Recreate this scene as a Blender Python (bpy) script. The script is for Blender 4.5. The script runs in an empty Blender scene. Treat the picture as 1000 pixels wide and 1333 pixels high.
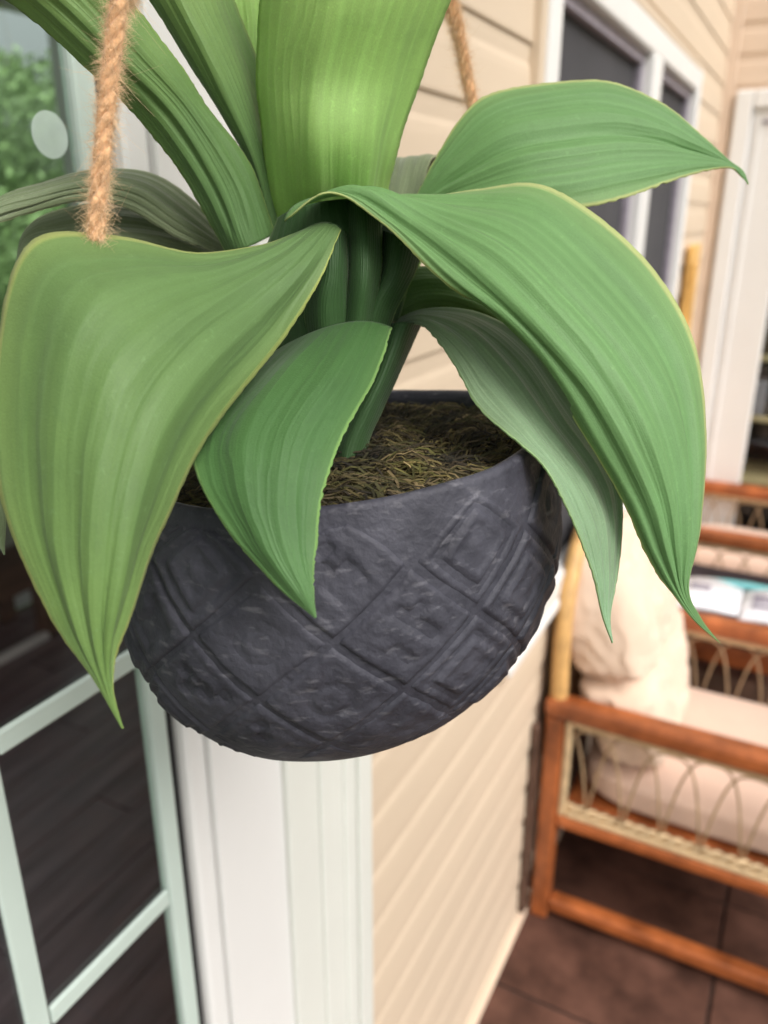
import bpy, bmesh, math, random
from mathutils import Vector, Matrix, noise
random.seed(7)
R = math.radians
S = bpy.context.scene
col = S.collection

# ------------------------------------------------------------------ camera
CAM_H, F_PX, PITCH, YAW = 1.55, 1050.0, R(20.4), R(27.7)
cd = bpy.data.cameras.new('camera'); cam = bpy.data.objects.new('camera', cd); col.objects.link(cam)
cam.location = (0, 0, CAM_H); cam.rotation_euler = (R(90) - PITCH, 0, YAW)
cd.sensor_fit = 'VERTICAL'; cd.sensor_height = 36; cd.sensor_width = 27
cd.lens = F_PX / 1333 * 36; cd.clip_start = 0.01; cd.clip_end = 3000
cd.dof.use_dof = True; cd.dof.focus_distance = 0.325; cd.dof.aperture_fstop = 7.5
S.camera = cam

# ------------------------------------------------------------------ sky, sun, exposure
SUN_EL, SUN_AZ = R(48), R(110)            # azimuth measured from +Y towards +X
w = bpy.data.worlds.new('World'); S.world = w; w.use_nodes = True
nt = w.node_tree; nt.nodes.clear()
sky = nt.nodes.new('ShaderNodeTexSky'); sky.sky_type = 'NISHITA'; sky.sun_disc = False
sky.sun_elevation = SUN_EL; sky.sun_rotation = SUN_AZ; sky.dust_density = 6; sky.air_density = 1.0; sky.ozone_density = 1.0
hs = nt.nodes.new('ShaderNodeHueSaturation'); hs.inputs['Saturation'].default_value = 0.10
bg = nt.nodes.new('ShaderNodeBackground'); bg.inputs['Strength'].default_value = 0.10
wo = nt.nodes.new('ShaderNodeOutputWorld')
nt.links.new(sky.outputs[0], hs.inputs['Color']); nt.links.new(hs.outputs[0], bg.inputs['Color']); nt.links.new(bg.outputs[0], wo.inputs[0])
sd = bpy.data.lights.new('sun', 'SUN'); sun = bpy.data.objects.new('sun', sd); col.objects.link(sun)
sd.energy = 1.5; sd.angle = R(38); sd.color = (1.0, 0.95, 0.88)
sdir = Vector((math.sin(SUN_AZ) * math.cos(SUN_EL), math.cos(SUN_AZ) * math.cos(SUN_EL), math.sin(SUN_EL)))
sun.rotation_euler = sdir.to_track_quat('Z', 'Y').to_euler(); sun.location = (3, 1, 5)
vs = S.view_settings; vs.view_transform = 'Standard'; vs.look = 'None'; vs.gamma = 1; vs.exposure = 0.66; vs.use_curve_mapping = False
S.cycles.max_bounces = 10; S.cycles.transparent_max_bounces = 12

FW = Vector((-math.sin(YAW) * math.cos(PITCH), math.cos(YAW) * math.cos(PITCH), -math.sin(PITCH)))
RT = Vector((math.cos(YAW), math.sin(YAW), 0)); UP = RT.cross(FW)
def at(x, y, d):                         # survey helper: a measured bearing and a distance become a point of the place
    return Vector((0, 0, CAM_H)) + (FW + RT * ((x - 500) / F_PX) - UP * ((y - 666.5) / F_PX)) * d

# ------------------------------------------------------------------ helpers
def tag(o, label=None, cat=None, group=None, kind=None):
    if label: o['label'] = label
    if cat: o['category'] = cat
    if group: o['group'] = group
    if kind: o['kind'] = kind
    return o
def empty(name, loc=(0, 0, 0)):
    o = bpy.data.objects.new(name, None); col.objects.link(o); o.location = loc; o.empty_display_size = .05
    return o
def link(name, me, m=None, parent=None, smooth=False):
    if m is not None and not me.materials: me.materials.append(m)
    o = bpy.data.objects.new(name, me); col.objects.link(o)
    if smooth:
        for p in me.polygons: p.use_smooth = True
    if parent is not None:
        o.parent = parent
        o.matrix_parent_inverse = Matrix.Translation(-abs_loc(parent))
    return o
def abs_loc(o):
    v = Vector(o.location)
    return v
def mesh_of(bm, name='m'):
    me = bpy.data.meshes.new(name); bm.normal_update(); bm.to_mesh(me); bm.free(); return me
def box(bm, lo, hi, bev=0.0):
    lo, hi = Vector(lo), Vector(hi)
    r = bmesh.ops.create_cube(bm, size=1.0)
    vsx = r['verts']
    for v in vsx: v.co = Vector(((lo[i] + hi[i]) / 2 + v.co[i] * (hi[i] - lo[i]) for i in range(3)))
    if bev > 0:
        es = list({e for v in vsx for e in v.link_edges})
        bmesh.ops.bevel(bm, geom=es, offset=bev, segments=2, affect='EDGES', profile=.5)
def box_obj(name, lo, hi, m, parent=None, bev=0.0):
    bm = bmesh.new(); box(bm, lo, hi, bev); return link(name, mesh_of(bm), m, parent)
def tube(bm, pts, rad, seg=8, closed=False):
    pts = [Vector(p) for p in pts]; n = len(pts)
    rads = rad if isinstance(rad, (list, tuple)) else [rad] * n
    prev = None; rings = []
    for i, p in enumerate(pts):
        if closed: t = pts[(i + 1) % n] - pts[i - 1]
        else: t = pts[min(i + 1, n - 1)] - pts[max(i - 1, 0)]
        t = t.normalized() if t.length > 1e-9 else Vector((0, 0, 1))
        if prev is None:
            a = Vector((0, 0, 1)) if abs(t.z) < .9 else Vector((1, 0, 0))
            nrm = (a - t * a.dot(t)).normalized()
        else:
            nrm = (prev - t * prev.dot(t)).normalized()
        prev = nrm; b = t.cross(nrm)
        rings.append([bm.verts.new(p + (nrm * math.cos(2 * math.pi * k / seg) + b * math.sin(2 * math.pi * k / seg)) * rads[i]) for k in range(seg)])
    for i in range(n if closed else n - 1):
        a, b = rings[i], rings[(i + 1) % n]
        for k in range(seg): bm.faces.new((a[k], a[(k + 1) % seg], b[(k + 1) % seg], b[k]))
    if not closed:
        bm.faces.new(list(reversed(rings[0]))); bm.faces.new(rings[-1])
def tube_obj(name, pts, rad, m, parent=None, seg=8, closed=False):
    bm = bmesh.new(); tube(bm, pts, rad, seg, closed); return link(name, mesh_of(bm), m, parent, True)
def crom(P, t):                           # Catmull-Rom through list of vectors, t in 0..1
    n = len(P) - 1; x = min(max(t, 0), 1) * n; i = min(int(x), n - 1); f = x - i
    p1, p2 = P[i], P[i + 1]; p0 = P[i - 1] if i > 0 else p1 * 2 - p2; p3 = P[i + 2] if i + 2 <= n else p2 * 2 - p1
    return .5 * ((2 * p1) + (p2 - p0) * f + (2 * p0 - 5 * p1 + 4 * p2 - p3) * f * f + (3 * p1 - p0 - 3 * p2 + p3) * f ** 3)
def copy_tree(o, parent=None):
    c = o.copy(); col.objects.link(c)
    if parent is not None:
        c.parent = parent; c.matrix_parent_inverse = o.matrix_parent_inverse.copy()
    for ch in list(o.children): copy_tree(ch, c)
    return c

# ------------------------------------------------------------------ materials
def mat(name, base=(.5, .5, .5), rough=.6, var=0.0, vscale=8, bump=0.0, bscale=60, metallic=0, spec=.5, coat=0, sheen=0, stretch=None, var2=None):
    m = bpy.data.materials.new(name); m.use_nodes = True; t = m.node_tree; b = t.nodes['Principled BSDF']
    b.inputs['Base Color'].default_value = (*base, 1); b.inputs['Roughness'].default_value = rough; b.inputs['Metallic'].default_value = metallic
    b.inputs['Specular IOR Level'].default_value = spec; b.inputs['Coat Weight'].default_value = coat; b.inputs['Sheen Weight'].default_value = sheen
    tc = t.nodes.new('ShaderNodeTexCoord'); mp = t.nodes.new('ShaderNodeMapping')
    t.links.new(tc.outputs['Object'], mp.inputs[0])
    if stretch: mp.inputs['Scale'].default_value = stretch
    if var > 0 or var2:
        n = t.nodes.new('ShaderNodeTexNoise'); n.inputs['Scale'].default_value = vscale; n.inputs['Detail'].default_value = 6; n.inputs['Roughness'].default_value = .6
        t.links.new(mp.outputs[0], n.inputs['Vector'])
        r = t.nodes.new('ShaderNodeValToRGB'); r.color_ramp.elements[0].position = .3; r.color_ramp.elements[1].position = .7
        c2 = var2 or base
        r.color_ramp.elements[0].color = (*[c * (1 - var) for c in base], 1); r.color_ramp.elements[1].color = (*[min(1, c * (1 + var)) for c in c2], 1)
        t.links.new(n.outputs['Fac'], r.inputs[0]); t.links.new(r.outputs[0], b.inputs['Base Color'])
    if bump > 0:
        n2 = t.nodes.new('ShaderNodeTexNoise'); n2.inputs['Scale'].default_value = bscale; n2.inputs['Detail'].default_value = 5
        t.links.new(mp.outputs[0], n2.inputs['Vector'])
        bp = t.nodes.new('ShaderNodeBump'); bp.inputs['Strength'].default_value = bump; bp.inputs['Distance'].default_value = .002
        t.links.new(n2.outputs['Fac'], bp.inputs['Height']); t.links.new(bp.outputs[0], b.inputs['Normal'])
    return m

M = {}
M['siding'] = mat('siding_vinyl', (.62, .50, .375), .55, .05, 5, .12, 90, stretch=(1, .25, 1))
M['siding_end'] = mat('siding_vinyl_end', (.73, .57, .44), .55, .05, 5, .12, 90, stretch=(.25, 1, 1))
M['white'] = mat('white_paint', (.75, .74, .725), .4, .03, 4, .05, 40)
M['white_bright'] = mat('door_paint', (.86, .85, .84), .4, .03, 4)
M['casing'] = mat('casing_paint', (.71, .72, .67), .35, .03, 4, .04, 40)
M['mint'] = mat('muntin_shaded_white', (.53, .62, .57), .4, .04, 8)  # white bars, with shade and green glass tint put into the colour
M['screen'] = mat('window_screen', (.065, .064, .07), .75, .18, 3, .3, 900, spec=.2)
M['dark'] = mat('dark_gap', (.012, .011, .012), .8, .3, 10)
M['tile'] = mat('floor_tile', (.056, .024, .016), .58, .5, 7, .35, 30, spec=.25, var2=(.100, .047, .033))
M['grout'] = mat('grout', (.038, .026, .022), .9, .2, 30)
M['plank'] = mat('dark_plank', (.078, .052, .064), .32, .4, 3, .25, 30, stretch=(8, .6, 8), var2=(.125, .085, .10))
M['wood'] = mat('varnished_wood', (.26, .068, .018), .42, .4, 4, .2, 40, coat=.15, stretch=(3, 3, 3), var2=(.37, .108, .031))
M['rattan'] = mat('pale_rattan', (.62, .46, .27), .5, .25, 40, .3, 200)
M['rattan_gold'] = mat('gold_rattan', (.62, .36, .13), .5, .25, 25, .3, 150)
M['wicker'] = mat('wicker_strand', (.42, .29, .17), .55, .3, 60, .3, 300)
M['cushion'] = mat('cushion_cotton', (.74, .56, .43), .85, .05, 9, .35, 500, sheen=.3)
M['cushion_seat'] = mat('seat_cotton', (.66, .47, .37), .85, .05, 9, .35, 500, sheen=.3)
M['tabletop'] = mat('table_top', (.025, .022, .028), .3, .3, 10)
M['paper'] = mat('paper', (.80, .79, .83), .5, .05, 20)
M['teal'] = mat('teal_print', (.18, .50, .52), .5, .1, 20)
M['inkgrey'] = mat('grey_print', (.30, .27, .32), .5, .2, 60)
M['lime'] = mat('lime_plastic', (.52, .58, .03), .4, .1, 20)
M['gold_wood'] = mat('golden_wood', (.66, .36, .10), .5, .35, 12, .3, 60, stretch=(6, 6, .8), var2=(.75, .45, .14))
M['grass'] = mat('grass', (.07, .12, .035), .9, .4, 3, .4, 30)
M['inner_wall'] = mat('room_wall', (.70, .69, .70), .7, .05, 3)
M['brown_wood'] = mat('brown_wood', (.10, .055, .038), .45, .4, 5, .2, 40, stretch=(4, 1, 4))
M['pink'] = mat('pale_rail', (.72, .62, .64), .4, .05, 6)
M['bark'] = mat('bark', (.10, .075, .055), .9, .4, 12, .6, 40)
M['beam'] = mat('beam_paint', (.78, .76, .72), .5, .04, 5)
M['hook'] = mat('hook_metal', (.25, .24, .23), .35, .2, 20, metallic=1)

def glass_mat(name, tint=(.93, .97, .95), ior=1.5, rough=.0):
    m = bpy.data.materials.new(name); m.use_nodes = True; t = m.node_tree; t.nodes.clear()
    o = t.nodes.new('ShaderNodeOutputMaterial'); mx = t.nodes.new('ShaderNodeMixShader'); tr = t.nodes.new('ShaderNodeBsdfTransparent'); gl = t.nodes.new('ShaderNodeBsdfGlossy')
    fr = t.nodes.new('ShaderNodeFresnel'); fr.inputs['IOR'].default_value = ior
    n = t.nodes.new('ShaderNodeTexNoise'); n.inputs['Scale'].default_value = 2.5; bp = t.nodes.new('ShaderNodeBump'); bp.inputs['Strength'].default_value = .03; bp.inputs['Distance'].default_value = .01
    t.links.new(n.outputs['Fac'], bp.inputs['Height']); t.links.new(bp.outputs[0], gl.inputs['Normal'])
    tr.inputs[0].default_value = (*tint, 1); gl.inputs['Roughness'].default_value = rough
    ge = t.nodes.new('ShaderNodeNewGeometry'); sb = t.nodes.new('ShaderNodeMath'); sb.operation = 'SUBTRACT'; sb.inputs[0].default_value = 1.0; ml = t.nodes.new('ShaderNodeMath'); ml.operation = 'MULTIPLY'
    t.links.new(ge.outputs['Backfacing'], sb.inputs[1]); t.links.new(fr.outputs[0], ml.inputs[0]); t.links.new(sb.outputs[0], ml.inputs[1])   # only the entry face mirrors
    t.links.new(ml.outputs[0], mx.inputs[0]); t.links.new(tr.outputs[0], mx.inputs[1]); t.links.new(gl.outputs[0], mx.inputs[2]); t.links.new(mx.outputs[0], o.inputs[0])
    return m
M['glass'] = glass_mat('door_glass', ior=1.5)

# ------------------------------------------------------------------ ground and porch floor
WX = -0.40                                 # plane of the house wall
END_Y = 3.20                               # plane of the end wall
def sheet(name, x0, y0, x1, y1, z, m):
    me = bpy.data.meshes.new(name); me.from_pydata([(x0, y0, z), (x1, y0, z), (x1, y1, z), (x0, y1, z)], [], [(0, 1, 2, 3)])
    return tag(link(name, me, m), kind='structure')
sheet('ground', -900, -900, 900, 900, -.16, M['grass'])
slab = box_obj('porch_floor', (WX - .05, -1.6, -.15), (2.6, END_Y + .1, -.006), M['grout']); tag(slab, kind='structure')
TW = .455
bm = bmesh.new(); box(bm, (0, 0, -.0058), (TW - .007, TW - .007, .001), .0015); tile_me = mesh_of(bm); tile_me.materials.append(M['tile'])
for i in range(7):
    for j in range(11):
        x, y = WX + .004 + i * TW - .02, -1.6 + .11 + j * TW
        if y + TW > END_Y + .02 or x + TW > 2.6: continue
        t = bpy.data.objects.new('floor_tile', tile_me); col.objects.link(t)
        t.location = (x, y, random.uniform(-.0006, .0006)); t.parent = slab
        t.rotation_euler = (random.uniform(-.001, .001), random.uniform(-.001, .001), 0)

# ------------------------------------------------------------------ house wall with lap siding
house = empty('house_wall', (WX, 1.9, 0))
tag(house, 'cream lap siding house wall with white window and glazed door, behind the hanging pot', 'wall')
EXPO = .0915
DOOR0, DOOR1 = -.62, .402                  # glazed door leaf along y
CAS1 = .705                                # outer edge of the door casing
WIN0, WIN1, WZ0, WZ1 = 1.20, 2.575, .80, 1.905
TOPZ = 2.65
def siding(parent, axis, a0, a1, z0, z1, m, plane, sgn):
    """One lap board: a slanted face, thick at its lower edge."""
    th0, th1 = .0068, .0028
    prof = [(0, z0), (th0 * .9, z0), (th0, z0 + .003), (th0 * .98, z0 + .008), (th0 * .80, z0 + .050), (th0 * .66, z0 + .060), (th0 * .36, z0 + .068), (th1, z0 + .078), (th1, z1 + .002), (0, z1 + .002)]
    v, fcs = [], []
    for a in (a0, a1):
        for d, z in prof:
            v.append((plane + sgn * d, a, z) if axis == 'y' else (a, plane + sgn * d, z))
    n = len(prof)
    for k in range(n): fcs.append((k, (k + 1) % n, n + (k + 1) % n, n + k))
    fcs.append(tuple(range(n))); fcs.append(tuple(range(2 * n - 1, n - 1, -1)))
    me = bpy.data.meshes.new('siding_board'); me.from_pydata(v, [], fcs)
    bm = bmesh.new(); bm.from_mesh(me); bmesh.ops.recalc_face_normals(bm, faces=bm.faces[:]); bm.to_mesh(me); bm.free()
    return link('siding_board', me, m, parent)
z = .05 - .028
rows = []
while z < TOPZ: rows.append((z, z + EXPO)); z += EXPO
for (z0, z1) in rows:
    segs = [(CAS1 + .004, END_Y - .035)]
    if z1 > WZ0 - .02 and z0 < WZ1 + .02: segs = [(CAS1 + .004, WIN0 - .024), (WIN1 + .024, END_Y - .035)]
    for a0, a1 in segs:
        siding(house, 'y', a0, a1, max(z0, .022), min(z1, TOPZ), M['siding'], WX, 1)
# backing behind the boards (pieces round the openings)
for lo, hi in [((CAS1 - .01, -.1), (WIN0 + .01, TOPZ)), ((WIN0 + .01, -.1), (WIN1 - .01, WZ0 + .01)), ((WIN0 + .01, WZ1 - .01), (WIN1 - .01, TOPZ)), ((WIN1 - .01, -.1), (END_Y + .12, TOPZ)),
               ((DOOR0 - .3, 2.12), (CAS1 - .01, TOPZ)), ((-2.2, -.1), (DOOR0 - .3, TOPZ))]:
    box_obj('wall_core', (WX - .12, lo[0], lo[1]), (WX - .0005, hi[0], hi[1]), M['siding'], house)
# base trim
box_obj('base_trim', (WX, CAS1 + .004, .001), (WX + .010, END_Y - .03, .021), M['siding'], house, .003)
box_obj('base_trim', (WX, CAS1 + .004, .0005), (WX + .022, END_Y - .03, .007), M['siding_end'], house, .002)
# J-channel round the window
jc = empty('window', (WX, (WIN0 + WIN1) / 2, WZ0)); jc.parent = house; jc.matrix_parent_inverse = Matrix.Translation(-Vector(house.location))
def wpart(name, lo, hi, m, bev=.003): 
    o = box_obj(name, lo, hi, m, None, bev); o.parent = jc; o.matrix_parent_inverse = Matrix.Translation(-Vector(jc.location)); return o
for a0, a1, z0, z1 in [(WIN0 - .024, WIN0 - .002, WZ0 - .02, WZ1 + .022), (WIN1 + .002, WIN1 + .024, WZ0 - .02, WZ1 + .022), (WIN0 - .001, WIN1 + .001, WZ1 + .002, WZ1 + .022)]:
    wpart('trim_channel', (WX + .0005, a0, z0), (WX + .019, a1, z1), M['siding'])
fr = .052
wpart('frame', (WX - .03, WIN0, WZ0), (WX + .024, WIN0 + fr, WZ1), M['white'], .006)
wpart('frame', (WX - .03, WIN1 - fr, WZ0), (WX + .024, WIN1, WZ1), M['white'], .006)
wpart('frame', (WX - .03, WIN0 + fr, WZ1 - fr), (WX + .022, WIN1 - fr, WZ1), M['white'], .006)
wpart('frame', (WX - .03, WIN0 + fr, WZ0), (WX + .022, WIN1 - fr, WZ0 + fr), M['white'], .006)
wpart('sill', (WX, WIN0 - .01, WZ0 - .022), (WX + .026, WIN1 + .01, WZ0 - .001), M['white'], .005)
MUL0, MUL1 = 1.905, 1.995
wpart('mullion', (WX - .03, MUL0, WZ0 + fr), (WX + .026, MUL1, WZ1 - fr), M['white'], .006)
for a0, a1 in ((WIN0 + fr, MUL0), (MUL1, WIN1 - fr)):
    wpart('insect_screen', (WX - .016, a0, WZ0 + fr), (WX - .012, a1, WZ1 - fr), M['screen'], 0)
    wpart('screen_frame', (WX - .012, a0, WZ1 - fr - .02), (WX + .004, a1, WZ1 - fr), M['inkgrey'], .002)
    wpart('screen_frame', (WX - .012, a1 - .02, WZ0 + fr), (WX + .003, a1, WZ1 - fr - .02), M['inkgrey'], .002)

# glazed door with its casing
door = empty('glazed_door', (WX, -.1, 0)); door.parent = house; door.matrix_parent_inverse = Matrix.Translation(-Vector(house.location))
def dpart(name, lo, hi, m, bev=.003):
    o = box_obj(name, lo, hi, m, None, bev); o.parent = door; o.matrix_parent_inverse = Matrix.Translation(-Vector(door.location)); return o
# casing: stepped boards seen as vertical mouldings
def strip(name, y0, y1, x1, m, bev=.003, z1=2.10): dpart(name, (WX - (.03 if y0 < .54 else .11), y0, 0), (WX + x1, y1, z1), m, bev)
strip('jamb', .417, .444, -.006, M['white'], .006)
strip('jamb', .4443, .545, -.002, M['white'], .002)
strip('casing_board', .5455, .602, .004, M['casing'], .003)
strip('casing_board', .6023, .628, .0075, M['casing'], .004)
strip('casing_board', .6283, .650, .0055, M['casing'], .002)
strip('casing_board', .6503, .676, .0095, M['casing'], .005)
strip('casing_board', .6763, CAS1 + .003, .0130, M['casing'], .003)
dpart('casing_head', (WX - .1, DOOR0 - .3, 2.10), (WX + .02, CAS1 + .002, 2.2), M['casing'])
dpart('weather_seal', (WX - .025, .4025, 0), (WX - .016, .4165, 2.09), M['dark'], 0)
dpart('stile', (WX - .018, .384, .05), (WX - .006, .402, 2.08), M['mint'], .003)
dpart('stile', (WX - .05, DOOR0 - .25, .05), (WX - .008, DOOR0, 2.08), M['white'], .003)
dpart('bottom_rail', (WX - .05, DOOR0, .02), (WX - .008, .383, .2), M['mint'], .003)
dpart('top_rail', (WX - .05, DOOR0, 1.98), (WX - .008, .383, 2.08), M['mint'], .003)
dpart('pane', (WX - .0125, DOOR0, .2), (WX - .0120, .3838, 1.98), M['glass'], 0)
for yv in (.2495, -.08, -.40): dpart('muntin', (WX - .0118, yv - .009, .2), (WX - .0070, yv + .009, 1.98), M['mint'], .002)
for k, zz in enumerate((.305, .538, .771, 1.004, 1.239)):
    for y0, y1 in ((-.62, -.412), (-.388, -.0925), (-.0675, .2392), (.2598, .3835)):
        dpart('muntin', (WX - .0117, y0, zz - .0085), (WX - .0072, y1, zz + .0085), M['mint'], .002)

bm = bmesh.new(); bmesh.ops.create_cone(bm, cap_ends=True, segments=48, radius1=.0128, radius2=.0128, depth=.0006)  # bokeh highlight modelled as a pale disc on the glass
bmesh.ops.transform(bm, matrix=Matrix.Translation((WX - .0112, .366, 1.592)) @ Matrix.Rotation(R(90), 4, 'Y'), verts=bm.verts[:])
dm = mat('light_spot', (.70, .82, .76), .6, .08, 60); dt = dm.node_tree; dmx = dt.nodes.new('ShaderNodeMixShader'); dtr = dt.nodes.new('ShaderNodeBsdfTransparent'); dmx.inputs[0].default_value = .5
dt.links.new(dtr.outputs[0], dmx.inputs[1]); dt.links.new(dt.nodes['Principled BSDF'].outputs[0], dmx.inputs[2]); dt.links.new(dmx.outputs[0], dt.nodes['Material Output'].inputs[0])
dk = link('round_light_spot', mesh_of(bm), dm); dk.parent = door; dk.matrix_parent_inverse = Matrix.Translation(-Vector(door.location)); dk['label'] = 'pale round light spot modelled as a disc on the door glass'

# ------------------------------------------------------------------ end wall with a white door
end = empty('end_wall', (.5, END_Y, 0)); tag(end, 'peach lap siding end wall with white door, at the far right', 'wall')
DX0, DX1, DZ = -.352, .62, 1.925
for (z0, z1) in rows:
    segs = [(WX + .036, 2.6)] if z0 > DZ + .01 else ([(WX + .036, DX0 - .004), (DX1 + .004, 2.6)] if z1 < DZ + .04 else [(DX1 + .004, 2.6)])
    for a0, a1 in segs:
        if a1 - a0 > .006: siding(end, 'x', a0, a1, max(z0, .002), min(z1, TOPZ), M['siding_end'], END_Y, -1)
box_obj('wall_core', (WX + .001, END_Y + .0005, -.1), (DX0, END_Y + .1, TOPZ), M['siding_end'], end)
box_obj('wall_core', (DX0 + .0005, END_Y + .0005, DZ), (DX1, END_Y + .1, TOPZ), M['siding_end'], end)
box_obj('wall_core', (DX1 + .0005, END_Y + .0005, -.1), (2.6, END_Y + .1, TOPZ), M['siding_end'], end)
box_obj('corner_trim', (WX + .0005, END_Y - .034, .001), (WX + .016, END_Y - .003, TOPZ), M['siding_end'], end, .004)
box_obj('corner_trim', (WX + .0165, END_Y - .02, .001), (WX + .035, END_Y - .002, TOPZ), M['siding_end'], end, .004)
edoor = empty('white_door', (.1, END_Y, 0)); edoor.parent = end; edoor.matrix_parent_inverse = Matrix.Translation(-Vector(end.location))
def epart(name, lo, hi, m, bev=.004):
    o = box_obj(name, lo, hi, m, None, bev); o.parent = edoor; o.matrix_parent_inverse = Matrix.Translation(-Vector(edoor.location)); return o
epart('casing_board', (DX0, END_Y - .03, .001), (DX0 + .055, END_Y + .05, DZ), M['white_bright'], .006)
epart('casing_board', (DX0 + .056, END_Y - .03, DZ - .055), (DX1, END_Y + .05, DZ), M['white_bright'], .006)
epart('stile', (DX0 + .0555, END_Y - .012, .01), (-.155, END_Y + .03, DZ - .0555), M['white_bright'], .006)
epart('bead', (DX0 + .075, END_Y - .018, .1), (DX0 + .087, END_Y - .0125, DZ - .09), M['white_bright'], .002)
epart('bead', (DX0 + .088, END_Y - .018, DZ - .102), (-.16, END_Y - .0125, DZ - .09), M['inkgrey'], .002)
epart('top_rail', (-.1545, END_Y - .012, 1.62), (DX1, END_Y + .03, DZ - .0555), M['white_bright'], .006)
epart('pane', (-.154, END_Y + .004, .02), (DX1, END_Y + .006, 1.62), M['glass'], 0)
# dark shelf unit just inside the glazed door
sh = empty('shelf_unit', (.2, END_Y + .25, 0)); tag(sh, 'dark shelf with cream boards behind the far white door, right edge', 'shelf')
def spart(name, lo, hi, m, bev=.003):
    o = box_obj(name, lo, hi, m, None, bev); o.parent = sh; o.matrix_parent_inverse = Matrix.Translation(-Vector(sh.location)); return o
spart('back_panel', (-.30, END_Y + .42, 0), (.9, END_Y + .44, 1.9), M['dark'])
spart('side_panel', (-.32, END_Y + .12, 0), (-.30, END_Y + .44, 1.9), M['dark'])
for zz in (.55, .80, 1.03, 1.30): spart('shelf_board', (-.298, END_Y + .12, zz), (.9, END_Y + .41, zz + .018), M['rattan'])
for i, (x0, ww, zz, hh) in enumerate([(-.26, .14, .82, .13), (-.10, .20, .82, .10), (-.24, .22, 1.05, .10), (.02, .16, 1.05, .12), (.14, .2, .82, .12)]):
    b = box_obj('stacked_box', (x0, END_Y + .14, zz - .0015), (x0 + ww, END_Y + .36, zz - .0015 + hh), [M['inkgrey'], M['tabletop'], M['brown_wood']][i % 3], None, .006)
    tag(b, ['small grey box on the dark far shelf', 'flat black box on the dark far shelf', 'brown box on the upper cream board of the far shelf', 'grey box beside the brown one on the far shelf', 'black box at the right end of the far shelf'][i], 'box', 'boxes on the far shelf')
# golden board standing in the corner
gb = empty('wooden_board', (WX + .03, 2.9, 0)); tag(gb, 'narrow golden wooden board standing in the corner beside the window', 'board')
def gpart(name, lo, hi, m):
    o = box_obj(name, lo, hi, m, None, .004); o.parent = gb; o.matrix_parent_inverse = Matrix.Translation(-Vector(gb.location)); return o
gpart('plank', (WX + .016, 2.74, .003), (WX + .034, 2.90, 1.455), M['gold_wood'])
gpart('batten', (WX + .0345, 2.75, .2), (WX + .046, 2.79, 1.40), M['gold_wood'])

# ------------------------------------------------------------------ porch beam that carries the hanger
beam = box_obj('porch_beam', (WX + .02, .22, 2.48), (2.4, .36, 2.64), M['beam'], None, .006); tag(beam, kind='structure')

# ------------------------------------------------------------------ room behind the glazed door
rf = box_obj('room_floor', (-2.75, -2.0, -.1), (WX - .11, 3.6, -.012), M['dark']); tag(rf, kind='structure')
bm = bmesh.new(); box(bm, (0, 0, -.0118), (.126, 1.196, .0), .002); plank_me = mesh_of(bm); plank_me.materials.append(M['plank'])
for i in range(18):
    off = (i * .47) % 1.2
    for j in range(5):
        x, y = -2.74 + i * .129, -2.0 - off + j * 1.2 + .3
        o = bpy.data.objects.new('floor_plank', plank_me); col.objects.link(o); o.parent = rf
        o.location = (x, y, random.uniform(-.0008, .0008))
rw = empty('room_wall', (-2.8, 1.5, 0)); tag(rw, 'grey room wall with garden window seen through the glazed door', 'wall')
def rpart(name, lo, hi, m, bev=.0):
    o = box_obj(name, lo, hi, m, None, bev); o.parent = rw; o.matrix_parent_inverse = Matrix.Translation(-Vector(rw.location)); return o
RX = -2.75
WB, WT = .30, 2.24
rpart('wall_panel', (RX - .1, -2.0, 0), (RX, 3.6, WB), M['inner_wall'])
rpart('wall_panel', (RX - .1, -2.0, WT + .09), (RX, 3.6, 2.65), M['inner_wall'])
rpart('wall_panel', (RX - .1, 2.62, WB), (RX, 3.6, WT + .09), M['inner_wall'])
rpart('wall_panel', (RX - .1, -2.0, WB), (RX, -1.2, WT + .09), M['inner_wall'])
for y0, y1 in ((2.55, 2.62), (.9, .95), (-.2, -.15), (-1.2, -1.14)): rpart('window_stile', (RX - .06, y0, WB), (RX + .03, y1, WT + .09), M['white'], .005)
rpart('window_head', (RX - .06, -1.13, WT), (RX + .028, 2.549, WT + .09), M['white'], .005)
rpart('window_sill', (RX - .06, -1.13, WB + .001), (RX + .05, 2.549, WB + .05), M['white'], .005)
rpart('window_pane', (RX - .05, -1.13, WB + .05), (RX - .047, 2.549, WT), M['glass'])
rc = box_obj('room_ceiling', (-2.85, -2.0, 2.65), (WX - .0, 3.6, 2.75), M['inner_wall']); tag(rc, kind='structure')
re = empty('room_side_wall', (-1.6, 3.6, 0))
for lo, hi in [((-2.75, 0), (WX - .12, .4)), ((-2.75, 2.2), (WX - .12, 2.65)), ((-2.75, .4), (-2.5, 2.2)), ((-.75, .4), (WX - .12, 2.2))]:
    box_obj('wall_panel', (lo[0], 3.6, lo[1]), (hi[0], 3.7, hi[1]), M['inner_wall'], re)
box_obj('window_pane', (-2.5, 3.65, .4), (-.75, 3.653, 2.2), M['glass'], re)  # unseen window, added to let more daylight into the room
tag(re, 'grey side wall inside the room behind the glazed door', 'wall')
bn = empty('low_bench', (-2.55, 1.4, 0)); tag(bn, 'low brown bench on the dark floor seen through the door glass', 'bench')
def npart(name, lo, hi, m, bev=.004):
    o = box_obj(name, lo, hi, m, None, bev); o.parent = bn; o.matrix_parent_inverse = Matrix.Translation(-Vector(bn.location)); return o
npart('seat', (-2.74, .5, .36), (-2.44, 1.92, .42), M['brown_wood'])
npart('front_apron', (-2.47, .55, .22), (-2.45, 1.88, .359), M['brown_wood'])
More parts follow.
